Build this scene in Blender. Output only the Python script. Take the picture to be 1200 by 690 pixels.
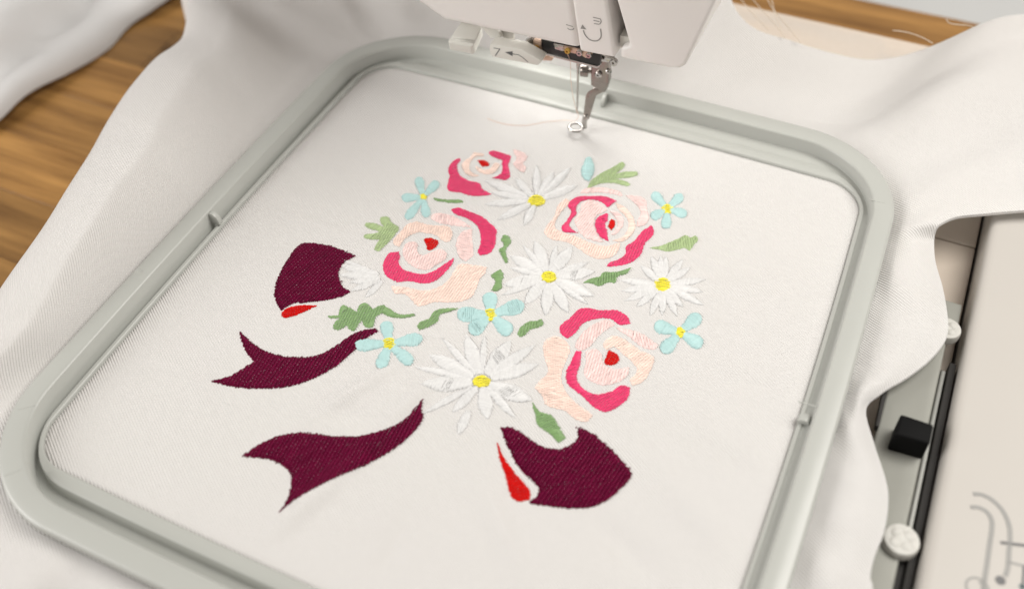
import bpy, bmesh, math, random
import numpy as np
from mathutils import Vector, Matrix
random.seed(4); RNG = np.random.default_rng(4)
S = bpy.context.scene
for o in list(bpy.data.objects): bpy.data.objects.remove(o)
C = S.collection

# ------------------------------------------------------------------ camera
F_PX = 1154.2; CAM = Vector((0.14090, -0.25490, 0.33546))
RIGHT = Vector((0.90906096, 0.41557558, -0.03008487))
UP = Vector((-0.29611099, 0.69515567, 0.6550396))
FWD = Vector((-0.29313213, 0.58656247, -0.75499538))
cd = bpy.data.cameras.new('camera'); cam = bpy.data.objects.new('camera', cd); C.objects.link(cam)
cam.matrix_world = Matrix((( RIGHT.x, UP.x, -FWD.x, CAM.x), (RIGHT.y, UP.y, -FWD.y, CAM.y),
                           (RIGHT.z, UP.z, -FWD.z, CAM.z), (0, 0, 0, 1)))
cd.sensor_width = 36; cd.sensor_fit = 'HORIZONTAL'; cd.lens = F_PX / 1200 * 36
cd.clip_start = 0.01; cd.clip_end = 20
cd.dof.use_dof = True; cd.dof.focus_distance = 0.458; cd.dof.aperture_fstop = 4.6
S.camera = cam

# ------------------------------------------------------------------ light
W = bpy.data.worlds.new('World'); S.world = W; W.use_nodes = True
wn = W.node_tree.nodes['Background']; wn.inputs[0].default_value = (1.0, 0.93, 0.86, 1); wn.inputs[1].default_value = 0.27
def area(name, loc, target, size, power, col, sy=None):
    l = bpy.data.lights.new(name, 'AREA'); l.energy = power; l.color = col; l.size = size
    if sy: l.shape = 'RECTANGLE'; l.size_y = sy
    o = bpy.data.objects.new(name, l); C.objects.link(o); o.location = loc
    o.rotation_euler = (Vector(target) - Vector(loc)).to_track_quat('-Z', 'Y').to_euler()
    return o
area('window_light', (-1.10, -0.72, 0.64), (-0.1, 0, 0), 0.8, 13.5, (1.0, 0.975, 0.95))
area('ceiling_light', (0.62, 0.34, 0.95), (0.05, 0.08, 0), 0.7, 12.5, (1.0, 0.97, 0.925))
S.view_settings.view_transform = 'Standard'; S.view_settings.look = 'None'
S.view_settings.exposure = 0.24; S.view_settings.gamma = 1.0
S.render.engine = 'CYCLES'

# ------------------------------------------------------------------ pixel helpers (a pixel is only a direction)
def ray(p): return FWD + RIGHT * ((p[0] - 600) / F_PX) - UP * ((p[1] - 345) / F_PX)
def az(p, z):
    d = ray(p); return CAM + d * ((z - CAM.z) / d.z)
def ay(p, y):
    d = ray(p); return CAM + d * ((y - CAM.y) / d.y)
def ax(p, x):
    d = ray(p); return CAM + d * ((x - CAM.x) / d.x)
def zoom(ox, oy, s): return lambda *pts: [(ox + x / s, oy + y / s) for x, y in pts]

# ------------------------------------------------------------------ object helpers
def tag(o, label=None, cat=None, group=None, kind=None):
    if label: o['label'] = label
    if cat: o['category'] = cat
    if group: o['group'] = group
    if kind: o['kind'] = kind
    return o
def empty(name, loc=(0, 0, 0), parent=None):
    o = bpy.data.objects.new(name, None); C.objects.link(o); o.location = loc; o.empty_display_size = 0.01
    if parent: o.parent = parent
    return o
def link(name, me, mat, parent=None, smooth=True):
    o = bpy.data.objects.new(name, me); C.objects.link(o)
    if mat: me.materials.append(mat)
    if parent:
        o.parent = parent
        o.matrix_parent_inverse = Matrix.Translation(-world_loc(parent))
    if smooth:
        me.polygons.foreach_set('use_smooth', [True] * len(me.polygons))
    me.update()
    return o
def world_loc(o):
    v = Vector(o.location)
    p = o.parent
    if p is not None and o.type == 'EMPTY': v = v + world_loc(p)
    return v if o.type == 'EMPTY' else (Vector(o.location))
def mesh(name, verts, faces):
    me = bpy.data.meshes.new(name); me.from_pydata([tuple(v) for v in verts], [], faces); me.update(); return me
def bm_obj(name, bm, mat, parent=None, smooth=True, angle=40):
    me = bpy.data.meshes.new(name); bmesh.ops.recalc_face_normals(bm, faces=bm.faces[:]); bm.to_mesh(me); bm.free()
    o = link(name, me, mat, parent, smooth)
    if smooth:
        try: me.set_sharp_from_angle(angle=math.radians(angle))
        except Exception: pass
    return o
def bevel_all(bm, w, seg=2, ang=30):
    es = [e for e in bm.edges if len(e.link_faces) == 2 and e.calc_face_angle(0) > math.radians(ang)]
    bmesh.ops.bevel(bm, geom=es, offset=w, segments=seg, profile=0.6, affect='EDGES', clamp_overlap=True)
def prism_bm(pts, ext, bm=None):
    """closed polygon (3D points) pushed along vector ext"""
    bm = bm or bmesh.new(); ext = Vector(ext)
    a = [bm.verts.new(p) for p in pts]; b = [bm.verts.new(Vector(p) + ext) for p in pts]; n = len(a)
    bm.faces.new(a); bm.faces.new(b[::-1])
    for i in range(n): bm.faces.new((a[i], a[(i + 1) % n], b[(i + 1) % n], b[i]))
    bmesh.ops.recalc_face_normals(bm, faces=bm.faces[:])
    return bm
def prism(name, pts, ext, mat, parent, bev=0.0006, seg=2, ang=40):
    bm = prism_bm(pts, ext)
    if bev: bevel_all(bm, bev, seg)
    return bm_obj(name, bm, mat, parent, True, ang)
def tube(name, pts, rad, mat, parent, n=8, cap=True):
    pts = [Vector(p) for p in pts]; m = len(pts)
    rads = rad if isinstance(rad, (list, tuple)) else [rad] * m
    vs, fs = [], []
    t0 = (pts[1] - pts[0]).normalized(); ref = Vector((0, 0, 1)) if abs(t0.z) < 0.9 else Vector((1, 0, 0))
    nrm = t0.cross(ref).normalized()
    for i, p in enumerate(pts):
        t = (pts[min(i + 1, m - 1)] - pts[max(i - 1, 0)]).normalized()
        nrm = (nrm - t * nrm.dot(t)).normalized(); bn = t.cross(nrm)
        for k in range(n):
            a = 2 * math.pi * k / n; vs.append(p + (nrm * math.cos(a) + bn * math.sin(a)) * rads[i])
    for i in range(m - 1):
        for k in range(n): fs.append((i * n + k, i * n + (k + 1) % n, (i + 1) * n + (k + 1) % n, (i + 1) * n + k))
    if cap: fs.append(tuple(range(n))[::-1]); fs.append(tuple(range((m - 1) * n, m * n)))
    return link(name, mesh(name, vs, fs), mat, parent)
def catmull(pts, closed=True, sub=5, corner=75):
    """smooth curve through points; sharp turns stay corners"""
    P = [np.array(p, float) for p in pts]; n = len(P); out = []
    def tan(i):
        if not closed and i in (0, n - 1):
            return (P[1] - P[0]) if i == 0 else (P[-1] - P[-2])
        a, b = P[i] - P[i - 1], P[(i + 1) % n] - P[i]
        la, lb = np.linalg.norm(a), np.linalg.norm(b)
        c = np.dot(a, b) / (la * lb + 1e-12)
        return None if c < math.cos(math.radians(corner)) else (a / la + b / lb) / 2
    rng = n if closed else n - 1
    for i in range(rng):
        p, q = P[i], P[(i + 1) % n]; L = np.linalg.norm(q - p)
        t0, t1 = tan(i), tan((i + 1) % n); u = (q - p) / (L + 1e-12)
        if not closed and i == 0: t0 = None
        if not closed and i == rng - 1: t1 = None
        m0 = (u if t0 is None else t0) * L; m1 = (u if t1 is None else t1) * L
        for k in range(sub):
            t = k / sub
            out.append((2*t**3 - 3*t*t + 1) * p + (t**3 - 2*t*t + t) * m0 + (-2*t**3 + 3*t*t) * q + (t**3 - t*t) * m1)
    if not closed: out.append(P[-1])
    return out
def lathe(name, prof, loc, mat, parent, n=24, axis=Vector((0, 0, 1))):
    q = Vector((0, 0, 1)).rotation_difference(axis.normalized()); vs, fs = [], []; m = len(prof)
    for r, h in prof:
        for k in range(n):
            a = 2 * math.pi * k / n; vs.append(Vector(loc) + q @ Vector((r * math.cos(a), r * math.sin(a), h)))
    for i in range(m - 1):
        for k in range(n): fs.append((i * n + k, i * n + (k + 1) % n, (i + 1) * n + (k + 1) % n, (i + 1) * n + k))
    fs.append(tuple(range(n))[::-1]); fs.append(tuple(range((m - 1) * n, m * n)))
    o = link(name, mesh(name, vs, fs), mat, parent)
    try: o.data.set_sharp_from_angle(angle=math.radians(40))
    except Exception: pass
    return o

# ------------------------------------------------------------------ materials
def nodes(name):
    m = bpy.data.materials.new(name); m.use_nodes = True; nt = m.node_tree
    return m, nt, nt.nodes['Principled BSDF']
def N(nt, t, **kw):
    n = nt.nodes.new(t)
    for k, v in kw.items(): setattr(n, k, v)
    return n
def mixcol(nt, fac, a, b):
    n = N(nt, 'ShaderNodeMix', data_type='RGBA'); n.inputs[6].default_value = (*a, 1); n.inputs[7].default_value = (*b, 1)
    nt.links.new(fac, n.inputs[0]); return n.outputs[2]
def noise(nt, scale, detail=3, rough=0.5, vec=None):
    n = N(nt, 'ShaderNodeTexNoise'); n.inputs['Scale'].default_value = scale; n.inputs['Detail'].default_value = detail
    n.inputs['Roughness'].default_value = rough
    if vec is None:
        tc = N(nt, 'ShaderNodeTexCoord'); vec = tc.outputs['Object']
    nt.links.new(vec, n.inputs['Vector']); return n.outputs[0]
def bump(nt, b, h, strength, dist):
    n = N(nt, 'ShaderNodeBump'); n.inputs['Strength'].default_value = strength; n.inputs['Distance'].default_value = dist
    nt.links.new(h, n.inputs['Height']); nt.links.new(n.outputs[0], b.inputs['Normal']); return n
def plain(name, col, rough, metal=0.0, var=0.06, nscale=120, bstr=0.05, bdist=0.0002, coat=0.0, spec=0.5):
    m, nt, b = nodes(name)
    f = noise(nt, nscale)
    a = tuple(c * (1 - var) for c in col); c2 = tuple(min(1, c * (1 + var)) for c in col)
    nt.links.new(mixcol(nt, f, a, c2), b.inputs['Base Color'])
    b.inputs['Metallic'].default_value = metal
    r = N(nt, 'ShaderNodeMapRange'); r.inputs[3].default_value = max(0, rough - 0.06); r.inputs[4].default_value = min(1, rough + 0.06)
    nt.links.new(noise(nt, nscale * 0.4), r.inputs[0]); nt.links.new(r.outputs[0], b.inputs['Roughness'])
    if bstr: bump(nt, b, noise(nt, nscale * 14, 2), bstr, bdist)
    b.inputs['Coat Weight'].default_value = coat; b.inputs['Specular IOR Level'].default_value = spec
    return m
def cloth_mat(name, col, period=0.00115, ang=-34, amp=1.0):
    m, nt, b = nodes(name)
    uv = N(nt, 'ShaderNodeUVMap'); sp = N(nt, 'ShaderNodeSeparateXYZ')
    # slight waviness of the yarns
    nz = N(nt, 'ShaderNodeTexNoise'); nz.inputs['Scale'].default_value = 40; nt.links.new(uv.outputs[0], nz.inputs['Vector'])
    nt.links.new(uv.outputs[0], sp.inputs[0])
    a = math.radians(ang); nx, ny = -math.sin(a), math.cos(a)
    def lin(kx, ky, off=None):
        m1 = N(nt, 'ShaderNodeMath', operation='MULTIPLY'); m1.inputs[1].default_value = kx; nt.links.new(sp.outputs[0], m1.inputs[0])
        m2 = N(nt, 'ShaderNodeMath', operation='MULTIPLY_ADD'); m2.inputs[1].default_value = ky; nt.links.new(sp.outputs[1], m2.inputs[0]); nt.links.new(m1.outputs[0], m2.inputs[2])
        m3 = N(nt, 'ShaderNodeMath', operation='MULTIPLY_ADD'); m3.inputs[1].default_value = 2.5; nt.links.new(nz.outputs[0], m3.inputs[0]); nt.links.new(m2.outputs[0], m3.inputs[2])
        s = N(nt, 'ShaderNodeMath', operation='SINE'); nt.links.new(m3.outputs[0], s.inputs[0]); return s.outputs[0]
    k = 2 * math.pi / period
    rib = lin(nx * k, ny * k)
    k2 = 2 * math.pi / 0.0006
    wft = lin(math.cos(a) * k2, math.sin(a) * k2)
    add = N(nt, 'ShaderNodeMath', operation='MULTIPLY_ADD'); add.inputs[1].default_value = 0.22
    nt.links.new(wft, add.inputs[0]); nt.links.new(rib, add.inputs[2])
    bump(nt, b, add.outputs[0], amp, 0.00016)
    f = noise(nt, 300, 4, 0.7, uv.outputs[0])
    nt.links.new(mixcol(nt, f, tuple(c * 0.965 for c in col), tuple(min(1, c * 1.02) for c in col)), b.inputs['Base Color'])
    b.inputs['Roughness'].default_value = 0.78; b.inputs['Specular IOR Level'].default_value = 0.3
    b.inputs['Sheen Weight'].default_value = 0.25; b.inputs['Sheen Roughness'].default_value = 0.5
    # a little light passes through the thin fabric
    tr = N(nt, 'ShaderNodeBsdfTranslucent'); tr.inputs[0].default_value = (*[c for c in col], 1)
    mx = N(nt, 'ShaderNodeMixShader'); mx.inputs[0].default_value = 0.18
    out = nt.nodes['Material Output']
    nt.links.new(b.outputs[0], mx.inputs[1]); nt.links.new(tr.outputs[0], mx.inputs[2]); nt.links.new(mx.outputs[0], out.inputs[0])
    return m
def thread_mat(name, col, var=0.12, rough=0.42, sheen=0.2, spec=0.5, strand=False, tint=None):
    m, nt, b = nodes(name)
    f = noise(nt, 900, 2)
    at = N(nt, 'ShaderNodeAttribute'); at.attribute_name = 'strand'; hs = N(nt, 'ShaderNodeHueSaturation')
    nt.links.new(mixcol(nt, f, tuple(c * (1 - var) for c in col), tuple(min(1, c * (1 + var)) for c in col)), hs.inputs['Color'])
    if strand: nt.links.new(at.outputs['Fac'], hs.inputs['Value'])
    nt.links.new(hs.outputs[0], b.inputs['Base Color'])
    b.inputs['Roughness'].default_value = rough; b.inputs['Specular IOR Level'].default_value = spec
    b.inputs['Sheen Weight'].default_value = sheen; b.inputs['Sheen Roughness'].default_value = 0.4
    if tint: b.inputs['Specular Tint'].default_value = (*tint, 1)
    return m
def wood_mat(name, dark, light):
    m, nt, b = nodes(name)
    tc = N(nt, 'ShaderNodeTexCoord'); mp = N(nt, 'ShaderNodeMapping'); mp.inputs['Scale'].default_value = (5, 70, 70)
    oi = N(nt, 'ShaderNodeObjectInfo')
    nt.links.new(tc.outputs['Object'], mp.inputs[0])
    off = N(nt, 'ShaderNodeVectorMath', operation='ADD'); nt.links.new(mp.outputs[0], off.inputs[0])
    ml = N(nt, 'ShaderNodeMath', operation='MULTIPLY'); ml.inputs[1].default_value = 37; nt.links.new(oi.outputs['Random'], ml.inputs[0]); nt.links.new(ml.outputs[0], off.inputs[1])
    g = noise(nt, 1.0, 5, 0.65, off.outputs[0]); g2 = noise(nt, 5.0, 4, 0.6, off.outputs[0])
    r = N(nt, 'ShaderNodeMapRange'); r.inputs[1].default_value = 0.3; r.inputs[2].default_value = 0.7; nt.links.new(g, r.inputs[0])
    mx = N(nt, 'ShaderNodeMix', data_type='RGBA'); nt.links.new(mixcol(nt, r.outputs[0], dark, light), mx.inputs[6])
    hv = N(nt, 'ShaderNodeHueSaturation'); nt.links.new(mx.inputs[6].links[0].from_socket, hv.inputs['Color'])
    mr = N(nt, 'ShaderNodeMapRange'); mr.inputs[3].default_value = 0.65; mr.inputs[4].default_value = 1.3; nt.links.new(oi.outputs['Random'], mr.inputs[0]); nt.links.new(mr.outputs[0], hv.inputs['Value'])
    nt.links.new(hv.outputs[0], b.inputs['Base Color'])
    b.inputs['Roughness'].default_value = 0.42
    bump(nt, b, g2, 0.15, 0.0004)
    return m

M = {}
M['cloth'] = cloth_mat('white_twill', (0.85, 0.835, 0.815))
M['cloth2'] = cloth_mat('white_cotton', (0.78, 0.775, 0.77), amp=0.3)
M['hoop'] = plain('hoop_plastic', (0.435, 0.444, 0.415), 0.32, var=0.02, nscale=60, bstr=0.03)
M['hoop_dark'] = plain('outer_frame_plastic', (0.42, 0.43, 0.40), 0.5, var=0.02)
M['white_plastic'] = plain('machine_casing', (0.77, 0.74, 0.715), 0.38, var=0.015, nscale=40, bstr=0.06)
M['lever'] = plain('lever_plastic', (0.66, 0.65, 0.60), 0.3, var=0.01, nscale=40, bstr=0.02)
M['unit'] = plain('unit_casing', (0.47, 0.445, 0.41), 0.5, var=0.015, nscale=40, bstr=0.03)
M['bed'] = plain('bed_plastic', (0.52, 0.45, 0.38), 0.3, var=0.03, nscale=60, bstr=0.12, bdist=0.0003)
M['plate'] = plain('carriage_metal', (0.27, 0.27, 0.24), 0.55, metal=0.2, var=0.04)
M['chrome'] = plain('polished_steel', (0.47, 0.45, 0.43), 0.12, metal=1, var=0.03, bstr=0)
M['steel'] = plain('brushed_steel', (0.30, 0.27, 0.245), 0.26, metal=1, var=0.05)
M['copper'] = plain('pinkish_brass', (0.62, 0.46, 0.36), 0.35, metal=0.8, var=0.05)
M['brass'] = plain('brass', (0.55, 0.38, 0.10), 0.25, metal=1, var=0.05)
M['black'] = plain('black_plastic', (0.003, 0.003, 0.003), 0.65, var=0.2, bstr=0.1, spec=0.12)
M['blackmetal'] = plain('black_metal', (0.03, 0.03, 0.03), 0.35, metal=0.4, var=0.1)
M['dark'] = plain('dark_gap', (0.02, 0.018, 0.016), 0.7, var=0.2)
M['clear'] = plain('translucent_cap', (0.58, 0.57, 0.53), 0.22, var=0.05, nscale=300, bstr=0.3, bdist=0.001)
M['ink'] = plain('grey_print', (0.10, 0.10, 0.10), 0.5, var=0.1, bstr=0)
M['ink_light'] = plain('light_grey_print', (0.27, 0.265, 0.25), 0.5, var=0.05, bstr=0)
M['wood'] = wood_mat('oak_table', (0.15, 0.068, 0.016), (0.47, 0.25, 0.075))
M['wall'] = plain('painted_wall', (0.80, 0.81, 0.81), 0.8, var=0.02, nscale=8, bstr=0.1)
M['rail'] = plain('dull_steel', (0.30, 0.30, 0.28), 0.55, metal=0.8)
M['ledge'] = plain('pale_ledge_paint', (0.52, 0.525, 0.52), 0.6, var=0.03, nscale=20)
M['slot'] = plain('shaded_slot_plastic', (0.20, 0.17, 0.145), 0.5)  # shade of the recess is put into this darker backing colour
COL = dict(maroon=(0.060, 0.0004, 0.0125), pink=(0.68, 0.042, 0.140), peach=(0.83, 0.645, 0.565), blush=(0.82, 0.625, 0.60), red=(0.52, 0.004, 0.004),
           green=(0.20, 0.33, 0.135), lime=(0.37, 0.48, 0.24), blue=(0.42, 0.62, 0.615), yellow=(0.75, 0.67, 0.045), white=(0.67, 0.67, 0.665))
for k, c in COL.items():
    M['t_' + k] = thread_mat(k + '_thread', c, var=0.25 if k == 'maroon' else 0.1, spec=0.55 if k == 'maroon' else 0.6 if k == 'pink' else 0.4, tint=dict(maroon=(1, 0.08, 0.30), pink=(1, 0.45, 0.62), red=(1, 0.2, 0.15)).get(k), sheen=0.0, strand=True,
                             rough=0.30 if k in ('white', 'maroon') else 0.38)
M['t_peachthread'] = thread_mat('peach_sewing_thread', (0.82, 0.55, 0.40))
M['fray'] = thread_mat('loose_yarn', (0.80, 0.70, 0.58))

# ------------------------------------------------------------------ the setting: table and wall
TZ = -0.075
YFAR = 0.4235
table = empty('table', (0, 0, TZ)); tag(table, 'warm brown oak table top of glued planks under the machine', 'table', kind='structure')
pw = 0.045; y = YFAR; row = 0
while y > -0.62:
    x = -1.05 + random.uniform(-0.25, 0); w = pw if row else pw
    while x < 0.75:
        L = random.uniform(0.35, 0.6); x1 = min(x + L, 0.75); x0 = max(x, -1.05)
        if x1 - x0 > 0.02:
            bm = bmesh.new(); bmesh.ops.create_cube(bm, size=1)
            for v in bm.verts: v.co = Vector((v.co.x * (x1 - x0 - 0.0003), v.co.y * (w - 0.0003), v.co.z * 0.025))
            bevel_all(bm, 0.0002, 1)
            o = bm_obj('plank', bm, M['wood'], table); o.matrix_parent_inverse = Matrix()
            o.location = ((x0 + x1) / 2, y - w / 2, -0.0125 + random.uniform(-0.0002, 0))
        x = x1
    y -= w; row += 1
bm = bmesh.new(); bmesh.ops.create_cube(bm, size=1)
for v in bm.verts: v.co = Vector((-0.1 + v.co.x * 3.4, 1.30 + v.co.y * 0.04, -0.5 + v.co.z * 1.2))
lb = bmesh.new(); bmesh.ops.create_cube(lb, size=1)
for v in lb.verts: v.co = Vector((-0.1 + v.co.x * 3.4, YFAR + 0.43 + v.co.y * 0.84, TZ - 0.03 + v.co.z * 0.03))
tag(bm_obj('window_ledge', lb, M['ledge'], None, False), kind='structure')
wall = bm_obj('wall', bm, M['wall'], None, False); tag(wall, kind='structure')

# ------------------------------------------------------------------ hoop outline
A, B, RC, BA, BB = 0.15, 0.16213, 0.0419, 0.00278, 0.00196
def sdf(X, Y, a, b, r):
    qx = np.abs(X) - (a - BA * (Y / b) ** 2) + r; qy = np.abs(Y) - (b - BB * (X / a) ** 2) + r
    return np.hypot(np.maximum(qx, 0), np.maximum(qy, 0)) + np.minimum(np.maximum(qx, qy), 0) - r
def outline(th, a, b, r):
    c, s = np.cos(th), np.sin(th); lo = np.zeros_like(th); hi = np.full_like(th, 0.4)
    for _ in range(40):
        m = (lo + hi) / 2; ins = sdf(m * c, m * s, a, b, r) < 0
        lo = np.where(ins, m, lo); hi = np.where(ins, hi, m)
    return lo
NT = 720
TH = np.linspace(0, 2 * math.pi, NT, endpoint=False)
ZF = -0.0095                                    # the hooped fabric
OW, OWY = 0.0095, 0.0103
def sweep(name, prof, mat, parent, close=False):
    vs, fs = [], []
    for (ox, oy, r, z) in prof:
        rad = outline(TH, A - ox, B - oy, r)
        if isinstance(z, tuple):                    # (left and front, right and back)
            wt = np.clip((np.cos(TH - math.radians(42)) + 0.35) / 0.7, 0, 1); wt = wt * wt * (3 - 2 * wt); z = z[0] + (z[1] - z[0]) * wt
        else: z = np.full(NT, z)
        vs += list(zip(rad * np.cos(TH), rad * np.sin(TH), z))
    m = len(prof)
    for i in range(m if close else m - 1):
        j = (i + 1) % m
        for k in range(NT):
            k2 = (k + 1) % NT; fs.append((i * NT + k, i * NT + k2, j * NT + k2, j * NT + k))
    o = link(name, mesh(name, vs, fs), mat, parent)
    bm = bmesh.new(); bm.from_mesh(o.data); bmesh.ops.recalc_face_normals(bm, faces=bm.faces[:]); bm.to_mesh(o.data); bm.free()
    o.data.set_sharp_from_angle(angle=math.radians(50)); return o
hoop = empty('embroidery_hoop', (0, 0, -0.0155))
tag(hoop, 'large square grey-green plastic embroidery hoop with rounded corners clamping the white cloth', 'hoop')
sweep('inner_frame', [(-OW + 0.0012, -OWY + 0.0012, RC + 0.008, -0.0060), (-OW, -OWY, RC + 0.0095, -0.0048), (-OW, -OWY, RC + 0.0095, -0.0016), (-OW + 0.0004, -OWY + 0.0004, RC + 0.009, -0.0005), (-OW + 0.0015, -OWY + 0.0015, RC + 0.008, 0),
                      (-0.0008, -0.0008, RC, 0), (-0.0001, -0.0001, RC, -0.0003), (0.0003, 0.0004, RC, -0.0010),
                      (0.0008, 0.0006, 0.040, (-0.0118, -0.0072)), (0.0013, 0.0010, 0.039, (-0.0124, -0.0078)), (0.0028, 0.0072, 0.031, (-0.0124, -0.0079)), (0.0036, 0.0086, 0.028, -0.0078), (0.0039, 0.0092, 0.027, -0.0074),
                      (0.0050, 0.0143, 0.020, -0.0076), (0.0055, 0.0151, 0.0185, -0.0080), (0.0056, 0.0153, 0.018, -0.0086), (0.0057, 0.0153, 0.018, -0.0110),
                      (0.0015, 0.004, 0.03, -0.0145), (-OW + 0.004, -OWY + 0.004, RC, -0.0145), (-OW + 0.003, -OWY + 0.003, RC, -0.008)], M['hoop'], hoop, True)
sweep('outer_frame', [(-OW - 0.0005, -OWY - 0.0005, RC + 0.009, -0.0100), (-OW - 0.0028, -OWY - 0.0028, RC + 0.01, -0.0106), (-OW - 0.003, -OWY - 0.003, RC + 0.01, -0.0155),
                      (-OW + 0.002, -OWY + 0.002, RC, -0.0155), (-OW + 0.002, -OWY + 0.002, RC, -0.0120)], M['hoop_dark'], hoop, True)
def fin(p, axis, name='alignment_tab', h=0.001, ln=0.0062, th=0.0013):
    """small upright half-round tab against the inner wall of the frame"""
    p = Vector(p); pts = []
    for k in range(13):
        a = math.pi * k / 12
        pts.append(p + axis * (ln * (0.5 - 0.5 * math.cos(a))) + Vector((0, 0, (0.0072 + h) * math.sin(a) ** 0.6 * (1 - 0.35 * k / 12) - 0.0072)))
    side = axis.cross(Vector((0, 0, 1)))
    return prism(name, [q - side * th for q in pts], side * 2 * th, M['hoop'], hoop, 0.0004)
fp = az((250, 249), 0); fin((-A + BA * (fp.y / B) ** 2 - 0.0005, fp.y, 0), Vector((1, 0, 0)))
fp = az((710, 106), 0); fin((fp.x, B - 0.0002, 0), Vector((0, -1, 0)), h=-0.001, ln=0.007, th=0.001)
fp = az((949, 482), 0); fin((A - 0.001, fp.y, 0), Vector((-1, 0, 0)), h=-0.004, ln=0.005, th=0.002)
for px in [(31, 477), (15, 553), (1029, 236), (946, 473)]:      # moulding lines across the flange
    c = az(px, 0.0001); rad = Vector((c.x, c.y, 0)).normalized()
    if px[0] in (1029, 946): rad = Vector((1, 0.05, 0)).normalized()
    s = rad.cross(Vector((0, 0, 1)))
    prism('moulding_line', [c - rad * 0.0036 - s * 0.00022, c + rad * 0.0036 - s * 0.00022, c + rad * 0.0036 + s * 0.00022, c - rad * 0.0036 + s * 0.00022], (0, 0, -0.0004), M['hoop'], hoop, 0)
for px in [(163, 318)]:
    lathe('round_mark', [(0.0020, -0.0002), (0.0020, 0.00005), (0.0018, 0.0001), (0.0017, 0.00003)], az(px, 0), M['hoop'], hoop, 20)

# ------------------------------------------------------------------ the cloth
def wrinkle(x, y):
    """gentle relief of the hooped fabric (puckers pulled by the stitching)"""
    x = np.asarray(x, float); y = np.asarray(y, float)
    z = 0.00022 * np.sin(34 * x + 21 * y + 0.7) * np.sin(23 * y - 9 * x) + 0.0001 * np.sin(90 * x + 40 * y)
    for (x0, y0), (x1, y1), amp, w in PUCKER:
        dx, dy = x1 - x0, y1 - y0; L = math.hypot(dx, dy); t = ((x - x0) * dx + (y - y0) * dy) / (L * L)
        d = ((x - x0) * -dy + (y - y0) * dx) / L
        z = z + 3.0 * amp * np.exp(-(d / w) ** 2) * np.exp(-((t - 0.5) / 0.42) ** 2)
    edge = np.clip(-sdf(x, y, A - 0.0056, B - 0.0153, 0.02) / 0.02, 0, 1)
    return z * (edge * edge * (3 - 2 * edge))
PUCKER = []
for a, b, amp, w in [((345, 500), (480, 420), 0.0007, 0.004), ((300, 640), (420, 540), 0.0009, 0.005), ((690, 600), (780, 690), -0.0007, 0.006),
                     ((740, 520), (900, 690), 0.0006, 0.007), ((430, 520), (520, 430), 0.0006, 0.004), ((230, 330), (330, 380), 0.0005, 0.006), ((780, 480), (930, 560), 0.0005, 0.006), ((360, 470), (450, 500), -0.0005, 0.004), ((560, 560), (620, 690), 0.0006, 0.005), ((480, 600), (440, 690), -0.0005, 0.005), ((150, 420), (260, 440), 0.0004, 0.005), ((330, 250), (420, 280), 0.0004, 0.004), ((820, 340), (930, 330), 0.0004, 0.005), ((840, 440), (940, 470), -0.0004, 0.005)]:
    p, q = az(a, ZF), az(b, ZF); PUCKER.append(((p.x, p.y), (q.x, q.y), amp, w))
def fz(x, y): return ZF + wrinkle(x, y)

# (hoop angle, boundary point, drop below the edge)  -- going round from the right-hand side
bd = []
def E_(deg, p, z=None, drop=0.004, bulge=0.0, at=0.5):
    q = az(p, z) if z is not None else Vector(p); bd.append((deg, q.x, q.y, q.z, drop, bulge, at))
for deg, p in [(-24, (1022, 690)), (-21, (1019, 673)), (-18, (1024, 650)), (-14, (1035, 622)), (-10, (1040, 588)), (-6, (1037, 560)), (-3, (1024, 520)), (0, (1014, 482)),
               (4, (1030, 462)), (9, (1062, 442)), (14, (1090, 420)), (18, (1107, 398)), (22, (1110, 378)), (27, (1103, 340)), (31, (1095, 305)), (34, (1094, 282))]:
    E_(deg, p, -0.006, 0.0012, 0.003)
for deg, p in [(36.5, (1100, 263)), (38.5, (1120, 254)), (40.5, (1155, 250)), (42.5, (1200, 246)), (44.5, (1270, 242))]: E_(deg, p, 0.001, 0.0015, 0.003)
E_(49, (1380, 150), 0.005); E_(54, (1330, 20), 0.008, 0.004, 0.006)
E_(58, (1200, 27), 0.012, 0.002, -0.004); E_(64, (1100, 48), 0.007, 0.002, -0.006); E_(70, (1000, 58), 0.004, 0.002, -0.006); E_(76, (930, 48), 0.004, 0.002, -0.004); E_(83, (862, 12), 0.006, 0.003, -0.003)
E_(89, (0.0, 0.335, 0.012)); E_(100, (-0.07, 0.36, 0.012), None, 0.03); E_(120, (-0.19, 0.35, 0.012), None, 0.04, 0.0); E_(134, (-0.27, 0.265, 0.012), None, 0.05, 0.004)
for deg, p, z, bu in [(142, (223, -45), 0.008, 0.006), (147, (220, 0), 0.006, 0.010), (150.5, (218, 28), 0.004, 0.013), (153.5, (213, 50), 0.002, 0.015), (156.5, (201, 64), 0.001, 0.017), (160, (181, 80), 0.0, 0.020),
                      (164, (163, 101), -0.001, 0.022), (169, (146, 125), -0.003, 0.025), (174, (125, 160), -0.004, 0.027), (180, (105, 196), -0.004, 0.027), (186, (84, 231), -0.004, 0.027),
                      (192, (50, 285), -0.004, 0.025), (199, (0, 352), -0.004, 0.021), (208, (-60, 440), -0.004, 0.014)]:
    E_(deg, p, z, 0.05, bu, 0.60 - 0.22 * min(1, max(0, (deg - 156) / 24)))
E_(218, (-0.205, -0.19, -0.012), None, 0.04, 0.008, 0.5); E_(228, (-0.19, -0.235, -0.02), None, 0.04, 0.0); E_(250, (-0.09, -0.265, -0.024), None, 0.04, 0.0); E_(280, (0.05, -0.265, -0.024), None, 0.03); E_(310, (0.19, -0.22, -0.015), None, 0.01); E_(325, (0.198, -0.13, -0.008), None, 0.004)
bd.sort(key=lambda r: r[0] % 360)
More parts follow.
